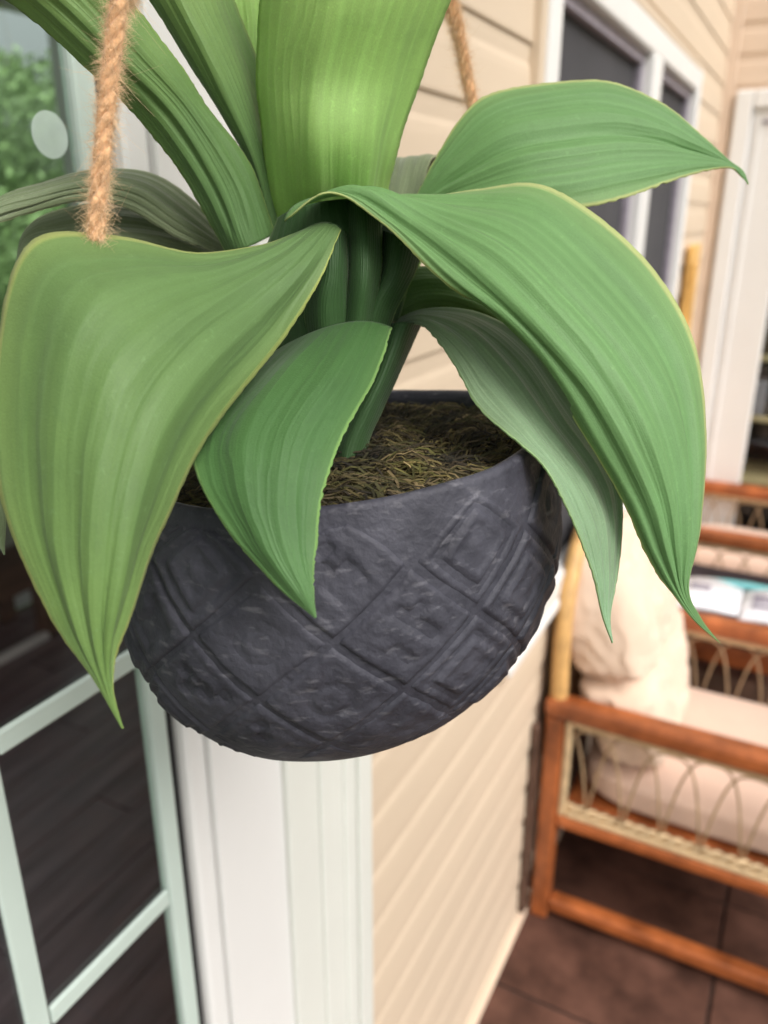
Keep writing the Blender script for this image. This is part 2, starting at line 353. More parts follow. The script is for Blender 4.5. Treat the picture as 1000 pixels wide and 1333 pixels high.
npart('leg', (-2.50, 1.84, 0), (-2.445, 1.90, .219), M['brown_wood'])
npart('leg', (-2.73, 1.84, 0), (-2.68, 1.90, .359), M['brown_wood'])
npart('leg', (-2.50, .55, 0), (-2.445, .61, .219), M['brown_wood'])
npart('stretcher', (-2.455, .612, .004), (-2.42, 1.838, .03), M['pink'])

# ------------------------------------------------------------------ garden tree beyond the room window
def garden_tree(loc, h, rad, label):
    root = empty('garden_tree', loc); tag(root, label, 'tree', 'garden trees seen through the glass')
    L = Vector(loc)
    bm = bmesh.new()
    tube(bm, [L + Vector((0, 0, -.05)), L + Vector((.03, .02, h * .35)), L + Vector((-.04, .05, h * .7))], [.09, .07, .03], 8)
    for k in range(9):
        a = k * 2.4; z0 = h * random.uniform(.25, .6)
        tube(bm, [L + Vector((0, .02, z0)), L + Vector((math.cos(a) * rad * .4, math.sin(a) * rad * .4, z0 + .25)), L + Vector((math.cos(a) * rad * .8, math.sin(a) * rad * .8, z0 + .45))], [.035, .022, .008], 5)
    link('trunk', mesh_of(bm), M['bark'], root, True)
    v, fc = [], []; clumps = [(L + Vector((random.gauss(0, rad * .45), random.gauss(0, rad * .45), h * random.uniform(.22, .98)))) for _ in range(130)]
    for c in clumps:
        for _ in range(110):
            p = c + Vector((random.gauss(0, .14), random.gauss(0, .14), random.gauss(0, .10)))
            n = Vector((random.gauss(0, 1), random.gauss(0, 1), random.gauss(.6, 1))).normalized()
            a = n.orthogonal().normalized(); b = n.cross(a); s = random.uniform(.03, .06)
            i = len(v); v += [p - a * s, p + b * s * .5, p + a * s, p - b * s * .5]; fc.append((i, i + 1, i + 2, i + 3))
    me = bpy.data.meshes.new('crown'); me.from_pydata(v, [], fc); link('crown', me, M['foliage'], root)
    return root
fm = mat('foliage', (.11, .20, .06), .5, .5, 3, var2=(.26, .38, .15)); M['foliage'] = fm
garden_tree((-7.6, 6.1, -.16), 3.0, 1.3, 'leafy green garden tree left of the rope, seen through two panes')
garden_tree((-10.0, 6.6, -.16), 3.5, 2.0, 'taller leafy tree behind the nearer garden tree, seen through the glass')

# ------------------------------------------------------------------ armchairs
def cushion_mesh(c, h, ex=.35, seg=54, deform=None):
    bm = bmesh.new(); bmesh.ops.create_cube(bm, size=2.0)
    bmesh.ops.subdivide_edges(bm, edges=bm.edges[:], cuts=seg, use_grid_fill=True)
    for v in bm.verts:
        p = v.co.copy(); q = Vector((p.x, p.y, p.z)); r = (abs(q.x) ** 5 + abs(q.y) ** 5 + abs(q.z) ** 5) ** .2
        q /= r
        # pillow: thinner towards the seams
        q = deform(q) if deform else q
        v.co = Vector(c) + Vector((q.x * h[0], q.y * h[1], q.z * h[2]))
    return mesh_of(bm)
def smooth_(a, b, x):
    x = min(max((x - a) / (b - a), 0), 1); return x * x * (3 - 2 * x)
def armchair(label):
    X0, Y0, Y1 = -.372, 1.444, 2.015; XF = .30
    root = empty('armchair', ((X0 + XF) / 2, (Y0 + Y1) / 2, 0)); tag(root, label, 'armchair', 'armchairs along the house wall')
    W = M['wood']
    for ya, yb in ((Y0, Y0 + .042), (Y1 - .042, Y1)):
        ym = (ya + yb) / 2
        box_obj('leg', (X0, ya, .001), (X0 + .04, yb, .5478), W, root, .006)
        box_obj('leg', (XF - .04, ya, .001), (XF, yb, .5478), W, root, .006)
        box_obj('arm_rail', (X0 - .004, ya - .004, .548), (XF + .012, yb + .004, .592), W, root, .012)
        box_obj('lower_rail', (X0 + .0405, ya + .006, .268), (XF - .0405, yb - .006, .297), W, root, .007)
        box_obj('foot_rail', (X0 + .0405, ya + .002, .028), (XF - .0405, yb - .002, .062), W, root, .007)
        a0, a1, b0, b1 = X0 + .041, XF - .041, .2975, .5475
        bw = .016
        for lo, hi in [((a0, b0), (a0 + bw, b1)), ((a1 - bw, b0), (a1, b1)), ((a0 + bw + .0005, b1 - bw), (a1 - bw - .0005, b1)), ((a0 + bw + .0005, b0), (a1 - bw - .0005, b0 + bw * .9))]:
            box_obj('rattan_border', (lo[0], ym - .011, lo[1]), (hi[0], ym + .011, hi[1]), M['rattan'], root, .005)
        n = 7; st = (a1 - a0 - .04) / n
        for k in range(-1, n + 1):
            cx = a0 + .02 + (k + .5) * st; pts = []
            off = (.004 if k % 2 else -.004)
            for i in range(21):
                t = -1 + i / 10
                xx = cx + math.copysign(abs(t) ** .75, t) * st * .98; zz = b0 + .016 + (b1 - b0 - .036) * (1 - abs(t) ** 2.6)
                if xx < a0 + .015 or xx > a1 - .015: continue
                pts.append((xx, ym + off, zz))
            if len(pts) > 4: tube_obj('wicker_arch', pts, .0028, M['wicker'], root, 6)
        # braided edge along the bottom of the panel
        for ph in (0, math.pi):
            pts = [(a0 + .018 + (a1 - a0 - .036) * i / 110, ym + .006 * math.sin(i * .62 + ph), b0 + .0235 + .005 * math.cos(i * .62 + ph)) for i in range(111)]
            tube_obj('braid', pts, .0048, M['rattan'], root, 5)
    # seat frame, cushions
    box_obj('seat_frame', (X0 + .05, Y0 + .0435, .272), (XF - .005, Y1 - .0435, .318), W, root, .006)
    def sdef(q):
        q = q.copy(); q.z += .10 * (1 - q.x * q.x) * (1 - q.y * q.y) * (1 if q.z > 0 else 0) + .05 * noise.noise(q * 2.3); return q
    link('seat_cushion', cushion_mesh(((X0 + .06 + XF) / 2, (Y0 + Y1) / 2, .366), ((XF - X0 - .07) / 2, (Y1 - Y0) / 2 - .047, .046), deform=sdef), M['cushion_seat'], root, True)
    def bdef(q):
        q = q.copy(); y, z = q.y, q.z
        crease = math.exp(-((z + .08 - .03 * y + .05 * math.sin(y * 4 + 1)) / .075) ** 2)
        q.x *= (1.0 - .62 * crease) * (1 + .30 * math.exp(-((z - .35) / .45) ** 2)) * (1 - .30 * max(0, z) ** 3)
        if q.x > 0: q.x -= .10 * math.exp(-((y + .15 + .2 * z) / .05) ** 2) * (1 if z < -.2 else .25)
        q.y *= 1 - .26 * max(0, z) ** 2.0 - .15 * crease
        tuft = math.exp(-((y + .42 + .25 * z) / .07) ** 2) * smooth_(-.9, -.2, -abs(z - .1)); q.x -= (.22 if q.x > 0 else 0) * tuft
        q.z += .09 * math.cos(y * 1.5) - .05
        q += Vector((.16, .02, .035)) * noise.noise(Vector((q.x * 1.5, q.y * 3, q.z * 3.3)) + Vector((3, 1, 7)))
        q += Vector((.10, .02, .02)) * noise.noise(Vector((q.x * 3, q.y * 6, q.z * 9)) + Vector((1, 5, 2)))
        q.x += -.95 * z
        return q
    link('back_cushion', cushion_mesh((-.262, (Y0 + Y1) / 2, .655), (.078, (Y1 - Y0) / 2 - .05, .245), deform=bdef), M['cushion'], root, True)
    yc = (Y0 + Y1) / 2; hw = (Y1 - Y0) / 2 - .024
    arch = []
    for i in range(33):
        a = math.pi * i / 32; cy = -math.cos(a); sy = math.sin(a)
        arch.append(Vector((-.352 - .02 * sy, yc + hw * math.copysign(abs(cy) ** .8, cy), .585 + .335 * sy ** .9)))
    arch = [Vector((-.352, yc - hw, .42)), Vector((-.352, yc - hw, .5))] + arch + [Vector((-.352, yc + hw, .5)), Vector((-.352, yc + hw, .42))]
    tube_obj('back_frame', arch, .0185, M['rattan_gold'], root, 10)
    bm = bmesh.new()
    vv = [bm.verts.new(p + Vector((-.004, 0, 0))) for p in arch]; f1 = bm.faces.new(vv)
    ext = bmesh.ops.extrude_face_region(bm, geom=[f1]); 
    for g in ext['geom']:
        if isinstance(g, bmesh.types.BMVert): g.co.x += .008
    bmesh.ops.recalc_face_normals(bm, faces=bm.faces[:])
    link('back_panel', mesh_of(bm), M['wicker'], root)
    for k in range(9):
        yy = yc - hw + .05 + k * (2 * hw - .1) / 8
        tube_obj('back_spindle', [(-.382, yy, .06), (-.384, yy, .43)], .007, M['brown_wood'], root, 6)
    tube_obj('back_stretcher', [(-.382, yc - hw, .06), (-.382, yc + hw, .06)], .009, M['brown_wood'], root, 6)
    box_obj('back_post', (X0 - .022, Y0 - .028, .02), (X0 - .006, Y0 - .006, .535), M['brown_wood'], root, .004)
    return root
ch1 = armchair('nearer wooden armchair with beige cushions and wicker arch arms, by the house wall')
ch2 = copy_tree(ch1); ch2['label'] = 'farther wooden armchair, mostly hidden beyond the side table, by the white door'
ch2.location = Vector(ch1.location) + Vector((0, 1.165, 0))

for c in list(ch2.children):
    if c.name.split('.')[0] in ('back_cushion', 'back_frame', 'back_panel', 'back_spindle', 'back_post', 'back_stretcher'): bpy.data.objects.remove(c)
    elif c.name.startswith('seat_cushion'): c.data = c.data.copy(); c.data.transform(Matrix.Translation((0, 0, -.32)) ); c.data.transform(Matrix.Diagonal((1, 1, 1.45, 1))); c.data.transform(Matrix.Translation((0, 0, .32)))

# ------------------------------------------------------------------ side table with magazine and lime box
tb = empty('side_table', (-.05, 2.32, 0)); tag(tb, 'dark topped wooden side table between the two armchairs', 'table')
TZ = .50
box_obj('table_top', (-.36, 2.07, TZ - .022), (.26, 2.55, TZ), M['tabletop'], tb, .006)
for x in (-.34, .20):
    for y in (2.09, 2.50): box_obj('leg', (x, y, .001), (x + .035, y + .035, TZ - .0225), M['wood'], tb, .005)
box_obj('apron', (-.3045, 2.093, TZ - .09), (.1995, 2.108, TZ - .0225), M['wood'], tb, .003)
box_obj('apron', (-.3045, 2.512, TZ - .09), (.1995, 2.527, TZ - .0225), M['wood'], tb, .003)
box_obj('lower_shelf', (-.30, 2.13, .15), (.195, 2.48, .165), M['brown_wood'], tb, .003)
mg = empty('magazine', (-.08, 2.3, TZ)); tag(mg, 'white open magazine with grey print lying on the side table', 'magazine')
def page(name, x0, x1, y0, y1, m, z0, lift=.018, n=14):
    bm = bmesh.new(); top, bot = [], []
    for j, y in enumerate((y0, y1)):
        for i in range(n + 1):
            t = i / n; x = x0 + (x1 - x0) * t
            zz = z0 + lift * math.sin(math.pi * min(1, t * 1.05)) ** .7 * (.6 + .4 * j) + .003
            top.append(bm.verts.new((x, y + .03 * t, zz))); bot.append(bm.verts.new((x, y + .03 * t, z0)))
    m1 = n + 1
    for i in range(n):
        bm.faces.new((top[i], top[i + 1], top[m1 + i + 1], top[m1 + i])); bm.faces.new((bot[i], bot[m1 + i], bot[m1 + i + 1], bot[i + 1]))
        bm.faces.new((bot[i], bot[i + 1], top[i + 1], top[i])); bm.faces.new((bot[m1 + i], top[m1 + i], top[m1 + i + 1], bot[m1 + i + 1]))
    bm.faces.new((bot[0], top[0], top[m1], bot[m1])); bm.faces.new((bot[n], bot[m1 + n], top[m1 + n], top[n]))
    return link(name, mesh_of(bm), m, mg, True)
page('page', -.25, -.06, 2.19, 2.385, M['paper'], TZ + .001)
page('page', -.057, .14, 2.19, 2.385, M['paper'], TZ + .001)
page('cover', -.25, .14, 2.387, 2.397, M['teal'], TZ + .001, .021)
for (x, y, a, b) in ((-.20, 2.31, .055, .035), (-.03, 2.33, .05, .012), (-.03, 2.30, .06, .012), (-.03, 2.26, .05, .012)):
    box_obj('print', (x, y, TZ + .0125), (x + a, y + b, TZ + .024), M['inkgrey'], mg)
lb = empty('lime_box', (-.285, 2.24, TZ)); tag(lb, 'small lime yellow box on the side table beside the magazine', 'box')
box_obj('carton', (-.315, 2.20, TZ + .0005), (-.255, 2.25, TZ + .05), M['lime'], lb, .004)
box_obj('lid', (-.317, 2.198, TZ + .0505), (-.253, 2.252, TZ + .062), M['lime'], lb, .003)

# ------------------------------------------------------------------ the hanging pot
D0 = .385
P0 = at(443, 577, D0)
ROLL = Matrix.Rotation(R(-7.0), 4, FW)
PM = Matrix.Translation(P0) @ ROLL @ Matrix.Rotation(YAW, 4, 'Z') @ Matrix.Shear('XY', 4, (.13, 0))   # the hand-made bowl leans a little
PROF = [(.0980, 0), (.1012, -.012), (.1046, -.030), (.1064, -.047), (.1062, -.064), (.1030, -.081), (.0965, -.098), (.0870, -.112), (.0770, -.122), (.0665, -.128)]
PV = [Vector((a, b, 0)) for a, b in PROF]
def prof(t):
    p = crom(PV, t); q = crom(PV, min(1, t + .01)) - crom(PV, max(0, t - .01)); n = Vector((-q.y, q.x, 0)).normalized()
    if n.x < 0 and n.y > 0: n = -n
    return p, n
def pot_pt(az, t, h):
    p, n = prof(t); r = p.x + abs(n.x) * h; zz = p.y + (-abs(n.y) if p.y < -.05 else abs(n.y) * .3) * h
    return Vector((r * math.cos(az), r * math.sin(az), zz))

def pot_material():
    m = bpy.data.materials.new('charcoal_clay'); m.use_nodes = True; t = m.node_tree; b = t.nodes['Principled BSDF']
    tc = t.nodes.new('ShaderNodeTexCoord')
    n1 = t.nodes.new('ShaderNodeTexNoise'); n1.inputs['Scale'].default_value = 38; n1.inputs['Detail'].default_value = 8; n1.inputs['Roughness'].default_value = .65
    n2 = t.nodes.new('ShaderNodeTexNoise'); n2.inputs['Scale'].default_value = 110; n2.inputs['Detail'].default_value = 6
    mp = t.nodes.new('ShaderNodeMapping'); mp.inputs['Scale'].default_value = (1.0, 1.0, 2.6); mp.inputs['Rotation'].default_value = (.5, .6, .3)
    t.links.new(tc.outputs['Object'], mp.inputs[0]); t.links.new(tc.outputs['Object'], n1.inputs['Vector']); t.links.new(mp.outputs[0], n2.inputs['Vector'])
    r1 = t.nodes.new('ShaderNodeValToRGB'); e = r1.color_ramp.elements
    e[0].position = .32; e[0].color = (.025, .0245, .035, 1); e[1].position = .75; e[1].color = (.078, .077, .100, 1)
    r2 = t.nodes.new('ShaderNodeValToRGB'); r2.color_ramp.elements[0].position = .585; r2.color_ramp.elements[1].position = .84
    r2.color_ramp.elements[0].color = (0, 0, 0, 1); r2.color_ramp.elements[1].color = (.55, .55, .55, 1)
    mx = t.nodes.new('ShaderNodeMixRGB'); mx.inputs[2].default_value = (.27, .26, .29, 1)
    t.links.new(n1.outputs['Fac'], r1.inputs[0]); t.links.new(n2.outputs['Fac'], r2.inputs[0]); t.links.new(r2.outputs[0], mx.inputs[0]); t.links.new(r1.outputs[0], mx.inputs[1])
    t.links.new(mx.outputs[0], b.inputs['Base Color'])
    b.inputs['Roughness'].default_value = .62; b.inputs['Specular IOR Level'].default_value = .4
    bp = t.nodes.new('ShaderNodeBump'); bp.inputs['Strength'].default_value = .6; bp.inputs['Distance'].default_value = .0014
    n3 = t.nodes.new('ShaderNodeTexNoise'); n3.inputs['Scale'].default_value = 260; n3.inputs['Detail'].default_value = 8
    t.links.new(tc.outputs['Object'], n3.inputs['Vector']); t.links.new(n3.outputs['Fac'], bp.inputs['Height'])
    t.links.new(bp.outputs[0], b.inputs['Normal'])
    return m
M['pot'] = pot_material()
pot = empty('hanging_pot', P0); tag(pot, 'round charcoal hanging pot with carved square relief blocks, tilted on its ropes', 'pot')
def pot_child(name, me, m=None, smooth=True, parent=None):
    me.transform(PM); o = link(name, me, m or M['pot'], pot, smooth); return o
# body: outside, rim lip and inside wall in one revolved mesh
bm = bmesh.new(); NS = 96
ring_prof = [pot_pt(0, t / 24, 0) for t in range(25)]
prof2 = [(p.x, p.z) for p in ring_prof]
inner = [(.0, -.1312)] if False else []
out = [(.0, -.1250), (.050, -.1255), (.0625, -.1282)] + prof2[::-1] + [(.0976, .0020), (.0954, .0032), (.0926, .0022), (.0912, -.002), (.0910, -.02), (.091, -.045)]
rings = []
for (r, zz) in out:
    if r == 0: rings.append([bm.verts.new((0, 0, zz))]); continue
    rr = []
    for k in range(NS):
        a = 2 * math.pi * k / NS; wob = 1 + .006 * noise.noise(Vector((math.cos(a) * 1.6, math.sin(a) * 1.6, zz * 12)))
        rr.append(bm.verts.new((r * wob * math.cos(a), r * wob * math.sin(a), zz + .0008 * noise.noise(Vector((math.cos(a) * 3, math.sin(a) * 3, 5))))))
    rings.append(rr)
for i in range(len(rings) - 1):
    a, b = rings[i], rings[i + 1]
    for k in range(NS):
        if len(a) == 1: bm.faces.new((a[0], b[(k + 1) % NS], b[k]))
        else: bm.faces.new((a[k], a[(k + 1) % NS], b[(k + 1) % NS], b[k]))
bmesh.ops.recalc_face_normals(bm, faces=bm.faces[:])
pot_child('body', mesh_of(bm))
# carved relief blocks laid in a slanted grid over the bowl
def smooth(a, b, x): 
    x = min(max((x - a) / (b - a), 0), 1); return x * x * (3 - 2 * x)
ANG = R(47); CELL = .0415; RAD = .106; TL = .175
rb = random.Random(5)
nb = 0
def add_block(i, j, wi, hj):
    global nb
    g = .0009
    c0, c1 = i * CELL + g, (i + wi) * CELL - g; d0, d1 = j * CELL + g, (j + hj) * CELL - g
    cc, dd = (c0 + c1) / 2, (d0 + d1) / 2
    s = cc * math.cos(ANG) - dd * math.sin(ANG); tt = cc * math.sin(ANG) + dd * math.cos(ANG)
    az = s / RAD
    if not (-math.pi <= az < math.pi): return
    if tt < .004 or tt > TL * .88: return
    N = 22; kind = rb.choice([0, 0, 1, 2, 2, 3]); hh = rb.uniform(.0004, .0013); seed = rb.random() * 50; tl1, tl2 = rb.uniform(-.0005, .0005), rb.uniform(-.0005, .0005)
    bm = bmesh.new(); grid = []
    for a in range(N + 1):
        row = []
        for b in range(N + 1):
            x, y = a / N, b / N
            x = .5 + (x - .5) * (1 + .12 * (1 - (2 * x - 1) ** 2)); y = .5 + (y - .5) * (1 + .12 * (1 - (2 * y - 1) ** 2))
            jx = .0007 * noise.noise(Vector((x * 2, y * 2, seed))); jy = .0007 * noise.noise(Vector((x * 2, y * 2, seed + 9)))
            c = c0 + (c1 - c0) * x + jx; d = d0 + (d1 - d0) * y + jy
            s = c * math.cos(ANG) - d * math.sin(ANG); tt = c * math.sin(ANG) + d * math.cos(ANG)
            tq = min(max(tt, .0065), TL * .84)
            e = min(x * (c1 - c0), (1 - x) * (c1 - c0), y * (d1 - d0), (1 - y) * (d1 - d0))
            h = -.0010 + (hh + .0010) * smooth(.0000, .0016, e) + .0003 * math.exp(-((e - .0032) / .0014) ** 2)
            h += (x - .5) * tl1 + (y - .5) * tl2 + .0004 * noise.noise(Vector((x * 7, y * 7, seed + 3)))
            u, v = (x - .5) * 2, (y - .5) * 2; r = math.hypot(u, v); sq = max(abs(u), abs(v))
            if kind == 0: h += .0008 * math.exp(-((sq - .48) / .08) ** 2) * 1.7 - .0011 * math.exp(-((sq - .68) / .08) ** 2) + .0013 * math.exp(-(r / .17) ** 2)
            elif kind == 1: h -= .0014 * math.exp(-((r - .42) / .10) ** 2) + .0013 * math.exp(-(r / .13) ** 2)
            elif kind == 2:
                h -= .0013 * smooth(.66, .56, sq) * (1 if noise.noise(Vector((math.floor(u * 2.6 + 9), math.floor(v * 2.6 + 9), seed))) > .02 else -.5)
            else: h += .0014 * noise.noise(Vector((x * 4, y * 4, seed))) - .0012 * math.exp(-(math.hypot(u - .1, v + .05) / .14) ** 2)
            h = (h + .0010) * (1 - .45 * smooth(TL * .55, TL * .84, tt)) - .0010
            if tq != tt: h = -.0012
            row.append(bm.verts.new(pot_pt(s / RAD - R(90), tq / TL, h)))
        grid.append(row)
    for a in range(N):
        for b in range(N): bm.faces.new((grid[a][b], grid[a + 1][b], grid[a + 1][b + 1], grid[a][b + 1]))
    bmesh.ops.recalc_face_normals(bm, faces=bm.faces[:])
    me = mesh_of(bm)
    pot_child('relief_block', me); nb += 1
done = set()
for i in range(-12, 13):
    for j in range(-12, 13):
        if (i, j) in done: continue
        k = rb.random(); wi, hj = (2, 1) if k < .06 else ((1, 2) if k < .12 else (1, 1))
        if any((i + p, j + q) in done for p in range(wi) for q in range(hj)): wi = hj = 1
        for p in range(wi):
            for q in range(hj): done.add((i + p, j + q))
        add_block(i, j, wi, hj)

# ------------------------------------------------------------------ dried moss filling the pot
M['soil'] = mat('dark_soil', (.030, .022, .010), .95, .5, 60, .8, 200)
def moss_mat():
    m = bpy.data.materials.new('dried_moss'); m.use_nodes = True; t = m.node_tree; b = t.nodes['Principled BSDF']
    a = t.nodes.new('ShaderNodeVertexColor'); a.layer_name = 'Col'; t.links.new(a.outputs[0], b.inputs['Base Color']); b.inputs['Roughness'].default_value = .85
    return m
bm = bmesh.new(); nr = 14
prevr = None
for i in range(nr + 1):
    r = .0905 * i / nr; ringv = []
    for k in range(48 if i else 1):
        a = 2 * math.pi * k / 48; x, y = r * math.cos(a), r * math.sin(a)
        ringv.append(bm.verts.new((x, y, -.0155 + .006 * (1 - (r / .0905) ** 2) + .004 * noise.noise(Vector((x * 45, y * 45, 0))))))
    if prevr:
        for k in range(48):
            if len(prevr) == 1: bm.faces.new((prevr[0], ringv[k], ringv[(k + 1) % 48]))
            else: bm.faces.new((prevr[k], ringv[k], ringv[(k + 1) % 48], prevr[(k + 1) % 48]))
    prevr = ringv
me = mesh_of(bm); me.transform(PM)
tag(link('soil', me, M['soil'], None, True), 'dark soil under the dried moss inside the pot', 'soil', kind='stuff')
v, fc, cl = [], [], []
rm = random.Random(3)
pal = [(.15, .115, .03), (.22, .17, .055), (.10, .09, .022), (.085, .055, .02), (.14, .13, .03), (.30, .22, .10), (.045, .032, .012)]
for _ in range(8500):
    r = .088 * math.sqrt(rm.random()); a = rm.random() * 2 * math.pi
    x, y = r * math.cos(a), r * math.sin(a); flow = .35 + 1.4 * noise.noise(Vector((x * 22, y * 22, 4))) + rm.gauss(0, .45)
    L = rm.uniform(.008, .024); wd = rm.uniform(.00015, .0005); kk = rm.uniform(.3, .8) * (.75 + 1.1 * noise.noise(Vector((x * 60, y * 60, 9)))); kk = max(kk, .08); c = tuple(q * kk for q in rm.choice(pal)); zb = -.0130 + .006 * (1 - (r / .0875) ** 2) + rm.uniform(0, .006) + .004 * noise.noise(Vector((x * 45, y * 45, 0)))
    crv = rm.uniform(-.9, .9); i0 = len(v); n = 4; px, py = x, y
    for k in range(n + 1):
        t = k / n; ang = flow + crv * t
        zz = zb + .0035 * math.sin(math.pi * t) * rm.uniform(.5, 1.3)
        nx, ny = -math.sin(ang) * wd, math.cos(ang) * wd
        if math.hypot(px, py) > .0892: q = .0892 / math.hypot(px, py); px *= q; py *= q
        v.append((px - nx, py - ny, zz)); v.append((px + nx, py + ny, zz + wd)); cl += [c, c]
        px += math.cos(ang) * L / n; py += math.sin(ang) * L / n
    for k in range(n): fc.append((i0 + 2 * k, i0 + 2 * k + 1, i0 + 2 * k + 3, i0 + 2 * k + 2))
me = bpy.data.meshes.new('moss'); me.from_pydata([PM @ Vector(q) for q in v], [], fc)
ca = me.color_attributes.new('Col', 'FLOAT_COLOR', 'POINT')
for i, c in enumerate(cl): ca.data[i].color = (*c, 1)
tag(link('moss', me, moss_mat()), 'brown and olive dried moss strands filling the pot', 'moss', kind='stuff')

# ------------------------------------------------------------------ plant
def leaf_mat(name, top, tip, edge=(.42, .46, .14), stripe=.18, trans=.22, back=None, grey=0.0, ns=26, veins=8, vstr=.34):
    m = bpy.data.materials.new(name); m.use_nodes = True; t = m.node_tree; N = t.nodes; Lk = t.links; b = N['Principled BSDF']; outp = N['Material Output']
    uv = N.new('ShaderNodeUVMap'); uv.uv_map = 'UVMap'; sp = N.new('ShaderNodeSeparateXYZ'); Lk.new(uv.outputs[0], sp.inputs[0])
    def math_(op, a, bb=None, clamp=False):
        n = N.new('ShaderNodeMath'); n.operation = op; n.use_clamp = clamp
        for k, q in enumerate((a, bb)):
            if q is None: continue
            if isinstance(q, (int, float)): n.inputs[k].default_value = q
            else: Lk.new(q, n.inputs[k])
        return n.outputs[0]
    def mixc(f, a, c, mode='MIX'):
        n = N.new('ShaderNodeMixRGB'); n.blend_type = mode
        for k, q in enumerate((f, a, c)):
            if isinstance(q, (int, float)): n.inputs[k].default_value = q
            elif isinstance(q, tuple): n.inputs[k].default_value = (*q, 1)
            else: Lk.new(q, n.inputs[k])
        return n.outputs[0]
    # lengthwise veins: noise stretched along the leaf
    mp = N.new('ShaderNodeMapping'); mp.inputs['Scale'].default_value = (1.3, ns, 1); Lk.new(uv.outputs[0], mp.inputs[0])
    st = N.new('ShaderNodeTexNoise'); st.inputs['Scale'].default_value = 1.0; st.inputs['Detail'].default_value = 3; Lk.new(mp.outputs[0], st.inputs['Vector'])
    mp2 = N.new('ShaderNodeMapping'); mp2.inputs['Scale'].default_value = (4, 150, 1); Lk.new(uv.outputs[0], mp2.inputs[0])
    fi = N.new('ShaderNodeTexNoise'); fi.inputs['Scale'].default_value = 1.0; fi.inputs['Detail'].default_value = 4; Lk.new(mp2.outputs[0], fi.inputs['Vector'])
    tc = N.new('ShaderNodeTexCoord')
    mo = N.new('ShaderNodeTexNoise'); mo.inputs['Scale'].default_value = 26; mo.inputs['Detail'].default_value = 5; Lk.new(tc.outputs['Object'], mo.inputs['Vector'])
    gr = N.new('ShaderNodeTexNoise'); gr.inputs['Scale'].default_value = 1500; gr.inputs['Detail'].default_value = 3; Lk.new(tc.outputs['Object'], gr.inputs['Vector'])
    base = mixc(math_('POWER', sp.outputs[0], 1.6), top, tip)
    pale = tuple(min(1, c * 1.7 + .05) for c in top)
    sm = math_('MULTIPLY', math_('SUBTRACT', st.outputs['Fac'], .5, False), stripe * 6, True)
    base = mixc(sm, base, pale)
    base = mixc(math_('MULTIPLY', math_('SUBTRACT', mo.outputs['Fac'], .45), 1.6, True), base, tuple(c * .72 for c in top))
    ed = math_('MINIMUM', sp.outputs[1], math_('SUBTRACT', 1.0, sp.outputs[1]))
    em = math_('MULTIPLY', math_('SUBTRACT', math_('ADD', .026, math_('MULTIPLY', math_('SUBTRACT', fi.outputs['Fac'], .5), .02)), ed), 70, True)
    em2 = math_('MULTIPLY', math_('SUBTRACT', .13, ed), 3.0, True)
    mp3 = N.new('ShaderNodeMapping'); mp3.inputs['Scale'].default_value = (30, 9, 1); mp3.inputs['Rotation'].default_value = (0, 0, .5); Lk.new(uv.outputs[0], mp3.inputs[0])
    wr = N.new('ShaderNodeTexNoise'); wr.inputs['Scale'].default_value = 1.0; wr.inputs['Detail'].default_value = 6; wr.inputs['Distortion'].default_value = .6; Lk.new(mp3.outputs[0], wr.inputs['Vector'])
    fl = N.new('ShaderNodeTexNoise'); fl.inputs['Scale'].default_value = 240; fl.inputs['Detail'].default_value = 6; fl.inputs['Roughness'].default_value = .7; Lk.new(tc.outputs['Object'], fl.inputs['Vector'])
    base = mixc(math_('MULTIPLY', math_('SUBTRACT', fl.outputs['Fac'], .60), 3.0, True), base, tuple(min(1, c * 1.6 + .04) for c in top))
    base = mixc(math_('MULTIPLY', math_('SUBTRACT', wr.outputs['Fac'], .55), 1.4, True), base, tuple(c * .8 for c in top))
    vn = N.new('ShaderNodeTexNoise'); vn.inputs['Scale'].default_value = 3.0; vn.inputs['Detail'].default_value = 3; Lk.new(uv.outputs[0], vn.inputs['Vector'])
    vp = math_('ADD', math_('MULTIPLY', sp.outputs[1], 6.2832 * veins), math_('MULTIPLY', vn.outputs['Fac'], 7.0))
    vw = math_('POWER', math_('ABSOLUTE', math_('SINE', vp)), 5.0)
    vfade = math_('MULTIPLY', math_('SUBTRACT', mo.outputs['Fac'], .30), 2.2, True)
    vm = math_('MULTIPLY', vw, math_('MULTIPLY', vfade, vstr))
    base = mixc(vm, base, tuple(min(1, c * 1.45 + .035) for c in top))
    base = mixc(math_('MULTIPLY', math_('SUBTRACT', fi.outputs['Fac'], .52), .9, True), base, tuple(c * .70 for c in top))
    base = mixc(em2, base, tuple((a + 2 * c) / 3 for a, c in zip(edge, top)))
    base = mixc(em, base, edge)
    base = mixc(.45, base, mixc(gr.outputs['Fac'], (.62, .62, .62), (1.35, 1.35, 1.35)), 'MULTIPLY')
    geo = N.new('ShaderNodeNewGeometry')
    Lk.new(base, b.inputs['Base Color']); b.inputs['Roughness'].default_value = .52; b.inputs['Specular IOR Level'].default_value = .36
    b.inputs['Sheen Weight'].default_value = .08 + grey; b.inputs['Sheen Roughness'].default_value = .5
    hsum = math_('ADD', math_('MULTIPLY', vw, .55), math_('ADD', math_('MULTIPLY', fi.outputs['Fac'], .30), math_('ADD', math_('MULTIPLY', st.outputs['Fac'], .9), math_('ADD', math_('MULTIPLY', wr.outputs['Fac'], .5), math_('MULTIPLY', gr.outputs['Fac'], .45)))))
    bp = N.new('ShaderNodeBump'); bp.inputs['Strength'].default_value = .4; bp.inputs['Distance'].default_value = .0009; Lk.new(hsum, bp.inputs['Height']); Lk.new(bp.outputs[0], b.inputs['Normal'])
